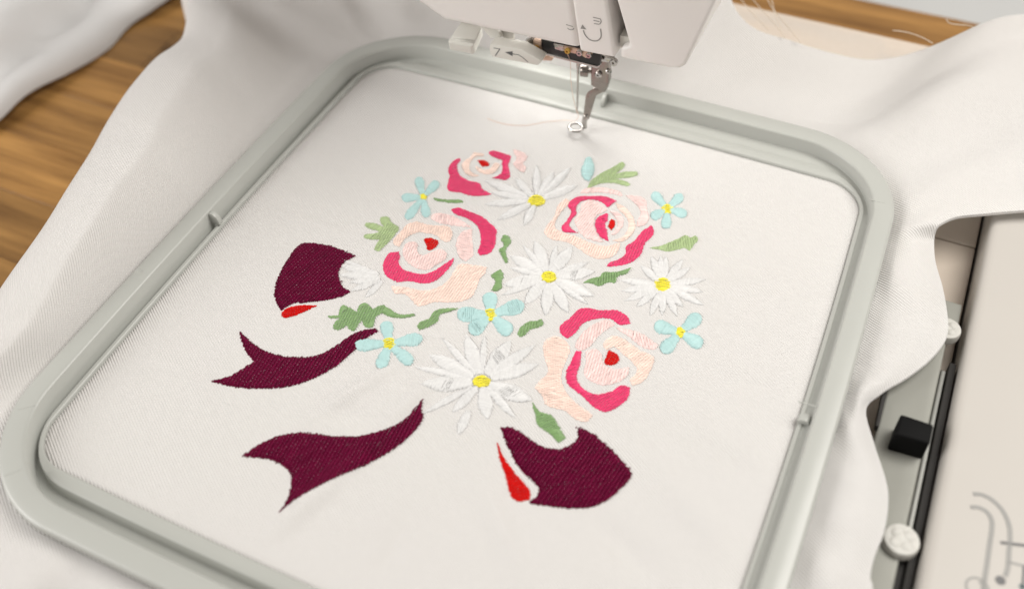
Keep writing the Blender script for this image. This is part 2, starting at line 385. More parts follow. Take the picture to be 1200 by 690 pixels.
bd = np.array([[r[0] % 360, *r[1:]] for r in bd])
def per(col, deg):
    """periodic monotone cubic through the boundary table"""
    xs = np.concatenate([bd[-3:, 0] - 360, bd[:, 0], bd[:3, 0] + 360]); ys = np.concatenate([bd[-3:, col], bd[:, col], bd[:3, col]])
    d = np.diff(ys) / np.diff(xs); m = np.zeros_like(ys); m[1:-1] = (d[:-1] + d[1:]) / 2; m[0], m[-1] = d[0], d[-1]
    lim = 3 * np.minimum(np.abs(np.concatenate([[d[0]], d])), np.abs(np.concatenate([d, [d[-1]]])))
    m = np.where(np.abs(m) > lim, np.sign(m) * lim, m) if col >= 3 else m
    i = np.clip(np.searchsorted(xs, deg, 'right') - 1, 0, len(xs) - 2); h = xs[i + 1] - xs[i]; t = (deg - xs[i]) / h
    return (2*t**3 - 3*t*t + 1) * ys[i] + (t**3 - 2*t*t + t) * h * m[i] + (-2*t**3 + 3*t*t) * ys[i + 1] + (t**3 - t*t) * h * m[i + 1]
deg = np.degrees(TH)
BX, BY, BZ, BD, BU, BAT = [per(c, deg) for c in range(1, 7)]
# creases that run out from the hoop
CREASE = []
for a, b, amp, w in [((1020, 190), (1190, 20), 0.007, 0.022), ((985, 150), (1060, 40), -0.008, 0.03), ((455, 48), (405, -30), -0.003, 0.010), ((480, 45), (470, -20), 0.002, 0.009), ((425, 55), (330, 20), 0.003, 0.012),
                     ((60, 640), (0, 690), 0.005, 0.012), ((90, 650), (60, 700), -0.004, 0.01), ((30, 600), (-20, 610), -0.003, 0.008), ((1060, 230), (1200, 170), 0.003, 0.012), ((1040, 300), (1090, 330), 0.002, 0.015)]:
    p, q = az(a, 0), az(b, 0); CREASE.append((p.x, p.y, q.x, q.y, amp, w))
def crease(x, y):
    z = np.zeros_like(x)
    for x0, y0, x1, y1, amp, w in CREASE:
        dx, dy = x1 - x0, y1 - y0; L = math.hypot(dx, dy); t = np.clip(((x - x0) * dx + (y - y0) * dy) / (L * L), 0, 1)
        d = np.hypot(x - x0 - t * dx, y - y0 - t * dy); z += amp * np.exp(-(d / w) ** 2)
    return z
rows = []; uvs = []
rl = outline(TH, A - 0.0057, B - 0.0153, 0.018); ro = outline(TH, A + OW - 0.0008, B + OWY - 0.0008, RC + 0.009)
c, s = np.cos(TH), np.sin(TH)
for f in np.linspace(0.02, 1, 70):
    x, y = rl * f * c, rl * f * s; rows.append((x, y, fz(x, y))); uvs.append((x, y))
r2 = outline(TH, A + OW - 0.003, B + OWY - 0.003, RC + 0.005)
for f, z in [(0.3, -0.0152), (1.0, -0.0152)]:        # under the frame
    r = rl + (r2 - rl) * f; rows.append((r * c, r * s, np.full(NT, z))); uvs.append((r * c, r * s))
x0, y0 = ro * c, ro * s; Z0 = -0.0075
dist = np.hypot(BX - x0, BY - y0); ux, uy = (BX - x0) / dist, (BY - y0) / dist
arc = np.zeros(NT); px_, py_, pz_ = x0, y0, np.full(NT, Z0)
NE = 64; WL = np.clip((BU - 0.005) / 0.007, 0, 1); WL = WL * WL * (3 - 2 * WL)
for i in range(NE + 1):
    t = i / NE
    k = math.log(0.5) / np.log(np.clip(BAT, 0.2, 0.9)); b_ = np.sin(math.pi * np.clip(t, 0, 1) ** k) ** 1.15
    lin = Z0 + (BZ - Z0) * (t * t * (3 - 2 * t) * 0.5 + t * 0.5)
    x = x0 + (BX - x0) * t; y = y0 + (BY - y0) * t
    ripple = 0.0009 * np.sin(55 * x + 30 * np.sin(9 * y)) * np.sin(42 * y + 1.3) * math.sin(math.pi * min(1, t * 1.3)) ** 2 * np.where((deg > 135) & (deg < 225), 0.25, 1.0) if t < 0.77 else 0.0
    zc = BZ + BU; tt = np.clip((t - BAT) / (1 - BAT), 0, 1); f0 = np.clip(t / BAT, 0, 1)
    zl_ = np.where(t < BAT, Z0 + (zc - Z0) * f0 * f0 * (3 - 2 * f0), BZ + (zc - BZ) * (1 - tt ** 2.2) ** 0.6)
    zs = lin + BU * b_; zs = zs + (zl_ - zs) * WL
    z = zs + crease(x, y) * min(1, t * 4) + ripple
    arc = arc + np.sqrt((x - px_) ** 2 + (y - py_) ** 2 + (z - pz_) ** 2); px_, py_, pz_ = x, y, z
    rows.append((x, y, z)); uvs.append((x0 + ux * arc, y0 + uy * arc))
zE = z
for i in range(1, 15):                                # the edge turns down, or falls to the table on the left
    t = i / 14; a = t * math.pi / 2
    out = np.minimum(BD * 0.5, 0.03) * (1 - WL * 0.95)
    x = BX + ux * out * math.sin(a); y = BY + uy * out * math.sin(a); z = zE - BD * ((1 - math.cos(a)) * 1.1 * (1 - WL) + t * 1.1 * WL)
    arc = arc + np.sqrt((x - px_) ** 2 + (y - py_) ** 2 + (z - pz_) ** 2); px_, py_, pz_ = x, y, z
    rows.append((x, y, z)); uvs.append((x0 + ux * arc, y0 + uy * arc))
V = np.concatenate([np.stack(r, 1) for r in rows]); UV = np.concatenate([np.stack(u, 1) for u in uvs]); nr = len(rows)
fs = []
for i in range(nr - 1):
    for k in range(NT):
        k2 = (k + 1) % NT; fs.append((i * NT + k2, i * NT + k, (i + 1) * NT + k, (i + 1) * NT + k2))
ci = len(V); V = np.vstack([V, [0, 0, float(fz(0, 0))]]); UV = np.vstack([UV, [0, 0]])
for k in range(NT): fs.append((ci, k, (k + 1) % NT))
me = mesh('embroidered_cloth', V, fs)
ul = me.uv_layers.new(name='UVMap'); li = np.zeros(len(me.loops), int); me.loops.foreach_get('vertex_index', li)
ul.data.foreach_set('uv', UV[li].astype(np.float32).ravel())
cloth = link('embroidered_cloth', me, M['cloth'])
tag(cloth, 'white twill cloth stretched in the hoop, stitched with a bouquet of flowers', 'cloth')

# ------------------------------------------------------------------ embroidery: every stitch is a small arched thread
def stitches_mesh(name, st, width, arch, low=None, puffy=False):
    """st: array (n,4) of stitch ends in metres"""
    st = np.array(st, float); n = len(st); A_, B_ = st[:, :2], st[:, 2:]; d = B_ - A_; L = np.maximum(np.hypot(d[:, 0], d[:, 1]), 1e-6)
    u = d / L[:, None]; pn = np.stack([-u[:, 1], u[:, 0]], 1)
    ts = np.array([0, 0.12, 0.38, 0.62, 0.88, 1.0]); hs = np.array([-0.15, 0.62, 1, 1, 0.62, -0.15]); ws = np.array([0.45, 0.95, 1, 1, 0.95, 0.45])
    cs = np.array([-1, -0.55, 0.55, 1.0]); ch = np.array([0, 1, 1, 0.0])
    ar = arch(L) if low is None else np.where(low, 0.00001, arch(L) + 0.00006); jit = 1 + RNG.normal(0, 1, n) * np.where(ar > 0.0004, 0.04, 0.15); wj = width * (1 + RNG.normal(0, 0.08, n))
    X = np.zeros((n, 6, 4, 3))
    for i in range(6):
        p = A_ + d * ts[i]
        for k in range(4):
            q = p + pn * (cs[k] * ws[i] * wj / 2)[:, None]
            X[:, i, k, :2] = q
            X[:, i, k, 2] = fz(p[:, 0], p[:, 1]) + 0.00004 + (ar * jit) * max(hs[i], -0.02) + ch[k] * width * 0.33 * (hs[i] if hs[i] > 0 else 0)
    base = (np.arange(n) * 24)[:, None, None]
    q = []
    for i in range(5):
        for k in range(3): q.append([i * 4 + k, (i + 1) * 4 + k, (i + 1) * 4 + k + 1, i * 4 + k + 1])
    Fc = (base + np.array(q)[None]).reshape(-1, 4)
    me = bpy.data.meshes.new(name); me.vertices.add(n * 24); me.vertices.foreach_set('co', X.reshape(-1).astype(np.float32))
    nf = len(Fc); me.loops.add(nf * 4); me.loops.foreach_set('vertex_index', Fc.reshape(-1).astype(np.int32))
    me.polygons.add(nf); me.polygons.foreach_set('loop_start', (np.arange(nf) * 4).astype(np.int32))
    me.update(calc_edges=True)
    at = me.attributes.new('strand', 'FLOAT', 'POINT'); at.data.foreach_set('value', np.repeat(np.clip(RNG.normal(1, 0.2 if 'ribbon' in name or 'bow_loop' in name else 0.03 if 'petal' in name and puffy else 0.08, n), 0.5, 1.9), 24).astype(np.float32))
    return me
def patch(name, px, mat, parent, ang=None, sp=0.00042, maxl=0.0055, tl=0.0032, puff=0.06, width=0.00051, under=False, smooth=True, ragged=0.00018):
    """fill a traced outline with rows of stitches; ang = direction of the thread in degrees on the cloth"""
    P = np.array([tuple(az(p, ZF))[:2] for p in px])
    if smooth: P = np.array(catmull(P, True, 4))
    if ang is None:
        c_ = P - P.mean(0); w_, v_ = np.linalg.eigh(c_.T @ c_); ang = math.degrees(math.atan2(v_[1, 0], v_[0, 0]))   # across the long axis
    a = math.radians(ang); u = np.array([math.cos(a), math.sin(a)]); v = np.array([-u[1], u[0]])
    U, Vv = P @ u, P @ v; st = []; i = 0
    for r in np.arange(Vv.min() + sp * 0.5, Vv.max(), sp):
        xs = []
        for k in range(len(P)):
            v0, v1 = Vv[k], Vv[(k + 1) % len(P)]
            if (v0 <= r) != (v1 <= r): xs.append(U[k] + (U[(k + 1) % len(P)] - U[k]) * (r - v0) / (v1 - v0))
        xs.sort()
        for x0_, x1_ in zip(xs[::2], xs[1::2]):
            x0_ += random.gauss(0, ragged) - 0.0001; x1_ += random.gauss(0, ragged) + 0.0001
            if x1_ - x0_ < 0.0003: continue
            if x1_ - x0_ <= maxl: cuts = [x0_, x1_]
            else:
                off = (i * 0.31 % 1) * tl; g = math.ceil((x0_ - off) / tl) * tl + off
                cuts = [x0_] + [q for q in np.arange(g, x1_, tl) if q - x0_ > 0.0007 and x1_ - q > 0.0007] + [x1_]
            for b0, b1 in zip(cuts, cuts[1:]):
                j0, j1 = RNG.normal(0, sp * 0.08, 2)
                p0 = u * b0 + v * (r + j0); p1 = u * b1 + v * (r + j1); st.append((*p0, *p1))
        i += 1
    low = None
    if under:                                            # underlay stitches across the rows
        n0 = len(st)
        for r in np.arange(U.min() + 0.0006, U.max() - 0.0004, 0.00078):
            xs = []
            for k in range(len(P)):
                v0, v1 = U[k], U[(k + 1) % len(P)]
                if (v0 <= r) != (v1 <= r): xs.append(Vv[k] + (Vv[(k + 1) % len(P)] - Vv[k]) * (r - v0) / (v1 - v0))
            xs.sort()
            for a0, a1 in zip(xs[::2], xs[1::2]):
                if a1 - a0 < 0.002: continue
                nn_ = max(1, int((a1 - a0) / 0.006)); cc = np.linspace(a0 + 0.0005, a1 - 0.0005, nn_ + 1)
                for b0, b1 in zip(cc, cc[1:]): p0 = u * r + v * b0; p1 = u * r + v * b1; st.append((*p0, *p1))
        low = np.arange(len(st)) >= n0
    me = stitches_mesh(name, st, width, lambda L: 0.00008 + puff * np.minimum(L, 0.006), low, puff > 0.09)
    return link(name, me, mat, parent)
def motif(name, label, px=None):
    o = empty(name, (0, 0, 0)); o.parent = cloth; o['label'] = label; return o
def leafpts(c_, tip, w, r0=0.16, bulb=0.5):
    c_ = np.array(c_, float); tip = np.array(tip, float); d = tip - c_; L = np.linalg.norm(d); n_ = np.array([-d[1], d[0]]) / L
    out = []
    ts = [r0, r0 + (1 - r0) * 0.3, r0 + (1 - r0) * bulb, r0 + (1 - r0) * 0.8]; hw = [0.35, 0.85, 1.0, 0.62]
    for t, h in zip(ts, hw): out.append(c_ + d * t + n_ * w * h)
    out.append(tip)
    for t, h in list(zip(ts, hw))[::-1]: out.append(c_ + d * t - n_ * w * h)
    return out
def droppts(c_, tip, w, r0=0.12):
    c_ = np.array(c_, float); tip = np.array(tip, float); d = tip - c_; L = np.linalg.norm(d); n_ = np.array([-d[1], d[0]]) / L
    ts = [r0, 0.4, 0.66, 0.86, 0.98]; hw = [0.4, 0.72, 1.0, 0.92, 0.42]
    return [c_ + d * t + n_ * w * h for t, h in zip(ts, hw)] + [c_ + d * t - n_ * w * h for t, h in list(zip(ts, hw))[::-1]]
def ell(c_, rx, ry, n=14, tilt=0):
    return [(c_[0] + rx * math.cos(a) * math.cos(tilt) - ry * math.sin(a) * math.sin(tilt), c_[1] + rx * math.cos(a) * math.sin(tilt) + ry * math.sin(a) * math.cos(tilt)) for a in [2 * math.pi * k / n for k in range(n)]]

s2, s3, s4, s5 = zoom(510, 165, 6.9), zoom(420, 230, 4.928), zoom(620, 175, 4.759), zoom(240, 270, 3.45)
s6, s7, s8, q8 = zoom(560, 270, 4.2857), zoom(380, 340, 3.8346), zoom(600, 350, 2.758), zoom(400, 460, 3)
T = lambda k: M['t_' + k]

# white daisies first (they lie lowest)
def daisy(label, cpx, petals, crx, cry, w=6.5):
    o = motif('daisy', label)
    for p in petals:
        ww = p[2] if len(p) > 2 else w
        r0 = p[3] if len(p) > 3 else 0.16
        d = np.array(tuple(az(p[:2], ZF))[:2]) - np.array(tuple(az(cpx, ZF))[:2]); an = math.degrees(math.atan2(d[1], d[0])) + 62
        patch('petal', leafpts(cpx, p[:2], ww, r0), T('white'), o, an, sp=0.00031, maxl=0.009, puff=0.10, width=0.00044)
    if crx: patch('flower_centre', ell(cpx, crx, cry), T('yellow'), o, 20, puff=0.10, maxl=0.007)
    return o
daisy('white daisy with a yellow centre beside the small rose under the needle', (628.5, 236), [(568, 212), (603, 209, 5), (629, 194, 5), (649, 202), (669, 196, 5), (677, 217), (567, 240, 4.5), (583, 258, 5), (614, 265, 5), (575, 226, 4)], 10.5, 6.5, 5.5)
daisy('white daisy with a yellow centre in the middle of the bouquet', (643, 325), s6((285, 55), (475, 80), (590, 205), (585, 330), (455, 415), (340, 430), (235, 370), (130, 275), (160, 130)) + [(613, 288, 4), (652, 288, 4), (690, 307, 4.5), (690, 357, 4), (588, 346, 4), (597, 314, 4)], 10, 6.6, 7.5)
daisy('white daisy with narrow petals next to the four petalled blue flower', (776.5, 334), [p + (4.6,) for p in s6((915, 130), (945, 132), (1030, 145), (1065, 185), (1145, 245), (1130, 310), (1135, 375), (1030, 385), (1000, 430), (925, 430), (865, 430), (795, 385), (735, 355), (715, 250), (820, 180), (870, 130), (720, 305))], 11, 8)
daisy('largest white daisy with a yellow centre between the two ribbon tails and the rose', (564.4, 447), [p + (w,) for p, w in zip(s7((530, 215), (635, 200), (720, 200), (838, 225), (948, 245), (965, 330), (935, 495), (860, 575), (735, 580), (575, 550), (440, 555), (435, 430), (405, 345), (470, 290)), (4.5, 9, 4, 10, 7, 8, 10, 5, 9, 6, 4, 9, 4.5, 9))] + [(536.5, 509, 6, 0.55)], 10.5, 7)
daisy('half hidden white daisy between the maroon bow loop and the left rose', (452, 325), [(398, 311, 5), (397, 322, 5), (410, 331, 4), (411, 341, 4), (428, 349, 3.5), (400, 304, 3)], 0, 0)

r = motif('rose', 'smallest rose with a deep pink outer petal, below the needle')
for nm, k, an, pts in [('petal', 'pink', 60, s2((195,145),(205,155),(180,190),(178,230),(205,285),(260,320),(360,350),(380,390),(455,437),(410,445),(330,450),(265,440),(215,420),(130,412),(100,390),(108,330),(118,280),(105,240),(115,205),(150,165))),
    ('petal', 'pink', 20, s2((437,95),(460,85),(500,90),(560,110),(612,130),(600,170),(590,200),(600,250),(600,300),(570,322),(520,315),(462,305),(500,290),(535,265),(545,225),(540,185),(545,165),(500,145),(445,120))),
    ('petal', 'peach', 0, s2((310,95),(395,110),(390,128),(330,130),(290,165),(275,210),(290,255),(355,285),(310,292),(255,275),(225,235),(215,195),(235,165),(275,140))),
    ('petal', 'peach', 70, s2((325,205),(350,215),(400,240),(450,225),(475,190),(510,180),(520,200),(495,245),(450,272),(390,270),(345,245))),
    ('rose_heart', 'red', 80, s2((343,160),(380,155),(437,185),(430,210),(385,208))),
    ('petal', 'blush', 10, s2((630,75),(660,80),(740,120),(735,160),(710,180),(735,230),(715,265),(660,230),(632,195),(645,170),(660,145),(640,105)))]:
    patch(nm, pts, T(k), r, an)
r = motif('rose', 'rose with a broad peach lower petal beside the half hidden daisy')
for nm, k, an, pts in [('rose_heart', 'red', 70, s3((378,250),(400,240),(435,245),(463,265),(450,290),(420,310),(400,307),(393,285))),
    ('petal', 'pink', 15, s3((533,78),(570,68),(640,90),(720,125),(765,165),(797,195),(795,230),(785,290),(750,335),(700,342),(690,320),(705,280),(700,200),(680,165),(620,125),(560,105))),
    ('petal', 'pink', 75, s3((185,325),(235,323),(240,350),(232,385),(255,420),(310,440),(370,450),(430,435),(500,390),(552,355),(545,385),(500,440),(450,485),(400,503),(350,500),(290,490),(230,495),(175,470),(145,430),(145,390),(160,355))),
    ('petal', 'peach', 85, s3((200,265),(235,215),(290,160),(340,148),(400,165),(450,170),(520,175),(542,210),(530,255),(505,265),(475,245),(445,225),(385,210),(330,212),(285,235),(255,260),(240,290),(215,285))),
    ('petal', 'blush', 80, s3((275,275),(310,262),(340,275),(340,320),(370,345),(420,325),(480,305),(512,335),(500,365),(460,390),(400,425),(350,420),(300,395),(265,355),(258,310))),
    ('petal', 'blush', 95, s3((420,125),(435,102),(490,100),(560,120),(655,180),(600,175),(520,165),(455,150))),
    ('petal', 'blush', 10, s3((600,205),(655,190),(655,240),(662,310),(655,350),(620,375),(585,355),(570,310),(562,280),(575,240))),
    ('petal', 'peach', 65, s3((190,520),(270,525),(370,545),(440,535),(490,510),(530,470),(560,420),(580,395),(680,400),(740,410),(735,440),(700,480),(680,530),(655,580),(600,605),(520,612),(430,612),(380,630),(345,632),(310,600),(270,565),(210,560)))]:
    patch(nm, pts, T(k), r, an)
r = motif('rose', 'rose with a pink crescent round its red heart, beside the forked green leaf')
for nm, k, an, pts in [('petal', 'blush', 90, s4((285,245),(310,220),(380,213),(450,220),(510,240),(520,262),(470,250),(400,240),(330,245))),
    ('petal', 'pink', 45, s4((180,440),(210,400),(235,345),(218,320),(230,290),(270,268),(350,262),(430,265),(490,288),(465,305),(440,325),(420,305),(380,285),(320,282),(285,295),(262,330),(265,360),(240,390),(225,430),(270,467),(190,460))),
    ('petal', 'blush', 20, s4((540,260),(610,262),(650,285),(655,330),(668,390),(640,425),(600,435),(605,400),(625,360),(600,310))),
    ('petal', 'blush', 60, s4((300,300),(345,285),(400,305),(432,338),(415,352),(385,362),(362,400),(368,450),(412,518),(360,510),(300,480),(270,440),(255,400),(285,350))),
    ('petal', 'pink', 15, s4((435,357),(440,380),(425,420),(435,460),(440,512),(400,490),(372,450),(370,400),(390,375))),
    ('rose_heart', 'red', 30, s4((455,390),(478,395),(475,430),(460,452),(442,430))),
    ('petal', 'blush', 10, s4((450,345),(500,355),(528,400),(510,445),(480,475),(455,475),(490,440),(490,395))),
    ('petal', 'peach', 30, s4((480,300),(530,320),(580,380),(592,440),(560,490),(510,515),(465,510),(520,490),(555,440),(545,380),(500,335))),
    ('petal', 'peach', 70, s4((205,275),(225,290),(180,350),(150,400),(145,440),(190,465),(270,490),(350,525),(430,540),(505,520),(500,560),(460,600),(400,612),(340,595),(280,555),(200,515),(130,505),(85,460),(100,430),(140,380),(165,310))),
    ('petal', 'pink', 70, s4((680,423),(695,450),(690,480),(650,520),(620,590),(560,635),(490,650),(435,655),(445,635),(500,615),(540,580),(540,545),(590,510),(620,470)))]:
    patch(nm, pts, T(k), r, an)
r = motif('rose', 'rose above the maroon bow loop with the green leaf in its notch')
for nm, k, an, pts in [('petal', 'pink', 60, s8((155,90),(185,65),(210,40),(230,30),(290,38),(340,38),(375,60),(382,80),(350,85),(320,65),(270,65),(230,80),(205,110),(180,128),(160,115))),
    ('petal', 'blush', 80, s8((205,155),(220,120),(260,85),(310,68),(332,85),(290,110),(255,150),(230,165),(210,162))),
    ('petal', 'blush', 100, s8((335,93),(380,100),(430,120),(472,150),(460,165),(420,155),(380,125))),
    ('petal', 'peach', 15, s8((105,140),(130,122),(165,130),(188,165),(178,190),(168,215),(158,250),(168,290),(200,330),(260,375),(245,395),(210,390),(170,360),(115,345),(95,310),(75,285),(95,260),(118,235),(105,190))),
    ('petal', 'pink', 40, s8((207,168),(225,170),(220,210),(210,255),(225,285),(270,308),(320,300),(355,280),(380,285),(375,320),(340,350),(300,365),(265,350),(235,320),(210,300),(180,275),(175,240),(190,205))),
    ('petal', 'blush', 75, s8((240,170),(270,160),(290,180),(295,210),(330,228),(378,220),(375,245),(340,270),(300,278),(255,265),(235,245),(240,200))),
    ('rose_heart', 'red', 60, s8((313,165),(345,185),(343,205),(315,215),(300,208),(305,185))),
    ('petal', 'peach', 45, s8((295,150),(325,120),(360,130),(410,165),(458,190),(450,225),(420,270),(390,280),(382,265),(405,235),(390,205),(360,180),(330,155),(305,165)))]:
    patch(nm, pts, T(k), r, an)

def blue(label, c_, tips, w, rx=7.5, ry=6.5):
    o = motif('blue_flower', label)
    for t in tips:
        d = np.array(tuple(az(t, ZF))[:2]) - np.array(tuple(az(c_, ZF))[:2])
        patch('petal', droppts(c_, t, w), T('blue'), o, math.degrees(math.atan2(d[1], d[0])) + 75, puff=0.10, maxl=0.008, sp=0.00031)
    patch('flower_centre', ell(c_, rx, ry, 12), T('yellow'), o, 30, puff=0.12)
blue('pale blue flower with a green stem line at its foot, above the left rose', (496, 231), [(476, 257), (500, 255), (471, 232), (490, 208), (513, 213)], 5.2, 4.5, 3.6)
blue('five petalled blue flower above the largest daisy', (574.8, 369), [(574, 343), (614, 357), (599, 391), (551, 390), (536, 368)], 8.6, 8.5, 7.5)
blue('blue flower at the pointed end of the upper maroon ribbon', (456, 403), [(452, 377), (495, 396), (483, 427), (445, 433), (416, 405)], 7.4, 8.5, 7)
blue('pale blue flower beyond the deep pink petal, next to the wavy leaf', (782, 245), [(765, 226), (799, 228), (805, 251), (780, 268), (763, 255)], 5.6, 7.5, 5.5)
blue('four petalled blue flower beside the rose above the maroon loop', (797, 390), [(767, 381), (820, 369), (823, 405), (776, 413)], 8, 6.8, 6.2)
o = patch('blue_bud', s4((325,45),(345,45),(365,95),(360,135),(335,178),(310,170),(290,130),(300,90)), T('blue'), cloth, None, puff=0.12, maxl=0.008)

def leaf(pts, k='green', an=None, lab=None):
    o = patch('leaf', pts, T(k), cloth, an, puff=0.09, maxl=0.0065, tl=0.003)
    if lab: o['label'] = lab
leaf(s3((235,185),(205,230),(160,280),(120,318),(92,310),(100,285),(125,250),(70,250),(30,240),(40,222),(100,215),(125,205),(75,190),(38,170),(45,152),(90,155),(145,178),(125,140),(130,122),(170,118),(190,150)), 'lime', 70)
leaf(s3((430,10),(500,20),(600,25),(605,35),(560,40),(490,33),(440,22)), 'green')
leaf(s3((835,228),(865,232),(882,270),(858,300),(850,330),(862,380),(850,392),(830,350),(815,310),(840,290),(825,255)), 'green', 20)
leaf(s3((775,450),(820,425),(840,460),(825,500),(830,530),(800,550),(765,545),(785,510),(790,490),(765,460)), 'green', 20)
leaf(s4((325,215),(345,180),(400,135),(470,100),(515,70),(535,85),(520,110),(480,140),(540,125),(605,125),(605,145),(560,158),(480,165),(540,180),(565,195),(555,205),(480,190),(420,188),(370,200),(335,215)), 'lime', 80)
leaf(s4((668,550),(730,540),(790,515),(840,495),(870,478),(900,490),(930,478),(942,500),(920,530),(895,565),(870,550),(820,560),(770,570),(720,558)), 'lime', 90)
leaf(s6((532,262),(570,240),(610,232),(635,210),(690,210),(770,187),(750,215),(700,235),(690,262),(650,262),(610,280),(575,268)), 'green', 85)
leaf(s6((200,520),(215,490),(255,460),(290,455),(320,445),(330,470),(300,490),(260,500),(230,530),(208,535)), 'green', 80)
leaf(s8((65,335),(90,365),(130,378),(150,410),(175,450),(150,465),(120,435),(85,410),(75,375)), 'green', 30)
leaf(s5((497,345),(540,345),(550,310),(560,300),(615,330),(630,300),(650,293),(680,320),(720,303),(750,320),(790,340),(848,337),(850,345),(800,355),(750,350),(715,335),(690,355),(680,390),(655,395),(635,365),(605,408),(590,405),(575,385),(540,403),(520,395),(530,370),(550,355),(500,352)), 'green', 75)
leaf(s7((418,165),(430,145),(470,130),(490,100),(530,83),(605,82),(560,98),(520,110),(510,140),(470,165),(430,180)), 'green', 60)
mk = dict(under=True, sp=0.00051, maxl=0.0035, tl=0.0046, width=0.00062, puff=0.045, ragged=0.0003)
patch('bow_loop', q8((560,122),(600,122),(640,145),(700,185),(760,198),(810,180),(832,150),(828,118),(870,135),(930,180),(975,225),(1020,287),(975,345),(910,390),(850,405),(760,402),(700,395),(652,388),(690,360),(690,330),(650,290),(610,240),(590,200)), T('maroon'), cloth, 62, **mk)['label'] = 'maroon bow loop with a notch holding a green leaf'
patch('bow_lining', q8((547,170),(565,215),(600,270),(640,315),(662,345),(662,375),(620,382),(595,360),(580,300),(560,240)), T('red'), cloth, 20)
patch('bow_loop', s5((390,55),(450,52),(520,65),(570,85),(613,103),(570,125),(545,160),(545,200),(560,230),(588,248),(560,265),(500,280),(430,290),(360,295),(310,325),(290,290),(282,240),(300,185),(340,110)), T('maroon'), cloth, 62, **mk)['label'] = 'maroon bow loop beside the half hidden daisy'
patch('bow_lining', s5((310,345),(325,320),(370,305),(455,303),(400,330),(350,350),(320,355)), T('red'), cloth, 20)
patch('ribbon_tail', s5((140,408),(175,440),(230,480),(300,505),(400,512),(470,500),(540,460),(600,420),(640,405),(690,400),(700,410),(660,435),(615,480),(545,540),(480,580),(400,615),(300,637),(200,640),(110,632),(25,610),(100,590),(160,555),(200,530),(165,490),(148,440)), T('maroon'), cloth, 75, **mk)
patch('ribbon_tail', [(497,466),(494,482),(496,490),(470,520),(440,540),(400,560),(370,575),(345,588),(327,603),(337,585),(341,560),(335,548),(315,538),(282,535),(305,520),(330,510),(360,507),(400,512),(440,508),(470,495),(490,475)], T('maroon'), cloth, 75, **mk)

# ------------------------------------------------------------------ stabiliser sheet showing beyond the cloth edge, loose yarns
p = [az(q, -0.024) for q in [(868, 6), (1075, 52)]]
m_, nt, b = nodes('sheer_stabiliser'); b.inputs['Roughness'].default_value = 0.7
nt.links.new(mixcol(nt, noise(nt, 400), (0.80, 0.76, 0.70), (0.86, 0.83, 0.78)), b.inputs['Base Color'])
b.inputs['Alpha'].default_value = 0.62
dirv = (p[1] - p[0]).normalized(); back = Vector((-dirv.y, dirv.x, 0))
vs, fs = [], []
for i in range(25):
    for j in range(9):
        q = p[0] + dirv * (-0.12 + 0.26 * i / 24) - back * (0.06 * j / 8)
        vs.append(q + Vector((0, 0, 0.0008 * math.sin(i * 0.9) * math.sin(j * 0.7))))
for i in range(24):
    for j in range(8): fs.append((i * 9 + j, (i + 1) * 9 + j, (i + 1) * 9 + j + 1, i * 9 + j + 1))
st = link('stabiliser_sheet', mesh('stabiliser_sheet', vs, fs), m_); tag(st, 'sheer white stabiliser sheet with a straight edge showing past the cloth above the table', 'stabiliser')
def yarn(pts, z, r=0.00022):
    w3 = [az(q[:2], q[2] if len(q) > 2 else z) for q in pts]
    tube('loose_yarn', [Vector(v) for v in catmull([tuple(v) for v in w3], False, 5)], r, M['fray'], cloth, 5)
yarn([(1093, 51), (1080, 44), (1062, 38), (1046, 36)], 0.008); yarn([(1149, 38), (1138, 31), (1120, 29), (1112, 27), (1109, 23)], 0.011)
yarn([(920, 44), (905, 25), (885, 3), (872, -15)], 0.006); yarn([(938, 50), (920, 28), (905, 10), (895, -10)], 0.006); yarn([(900, 35), (880, 14), (865, -5)], 0.006); yarn([(915, 34), (908, 15), (903, -8)], 0.006)

# ------------------------------------------------------------------ second white cloth lying on the table
vs, fs, uv2 = [], [], []
edge = catmull([tuple(az(q, -0.062)) for q in [(330, -110), (240, -40), (180, 0), (146, 15), (118, 42), (70, 77), (30, 103), (0, 126), (-60, 165), (-150, 230)]], False, 8)
ne = len(edge)
for i, e in enumerate(edge):
    for j in range(40):
        t = j / 39; q = Vector(e) + Vector((-0.30, 0.17, 0)) * t * 1.3
        h = 0.008 * (1 - math.exp(-t * 14)) + 0.016 * math.exp(-((t - 0.20 - 0.10 * i / ne) / 0.055) ** 2) + 0.010 * math.exp(-((t - 0.42) / 0.05) ** 2) + 0.004 * math.sin(i * 0.16 + 3 * t)
        h += -0.008 * math.exp(-(t / 0.012) ** 2) + 0.016 / (1 + math.exp(-(t - 0.10 - 0.03 * math.sin(i * 0.09)) / 0.006)) - 0.006 * math.exp(-((t - 0.082 - 0.03 * math.sin(i * 0.09)) / 0.02) ** 2)
        vs.append((q.x, q.y, q.z - 0.001 + h)); uv2.append((i * 0.006, t * 0.4))
for i in range(ne - 1):
    for j in range(39): fs.append((i * 40 + j, (i + 1) * 40 + j, (i + 1) * 40 + j + 1, i * 40 + j + 1))
me = mesh('folded_cloth', vs, fs); ul = me.uv_layers.new(name='UVMap'); li = np.zeros(len(me.loops), int); me.loops.foreach_get('vertex_index', li)
ul.data.foreach_set('uv', np.array(uv2)[li].astype(np.float32).ravel())
o = link('folded_cloth', me, M['cloth2']); tag(o, 'plain white cloth lying in loose folds on the wooden table', 'cloth')
mod = o.modifiers.new('thick', 'SOLIDIFY'); mod.thickness = 0.0012

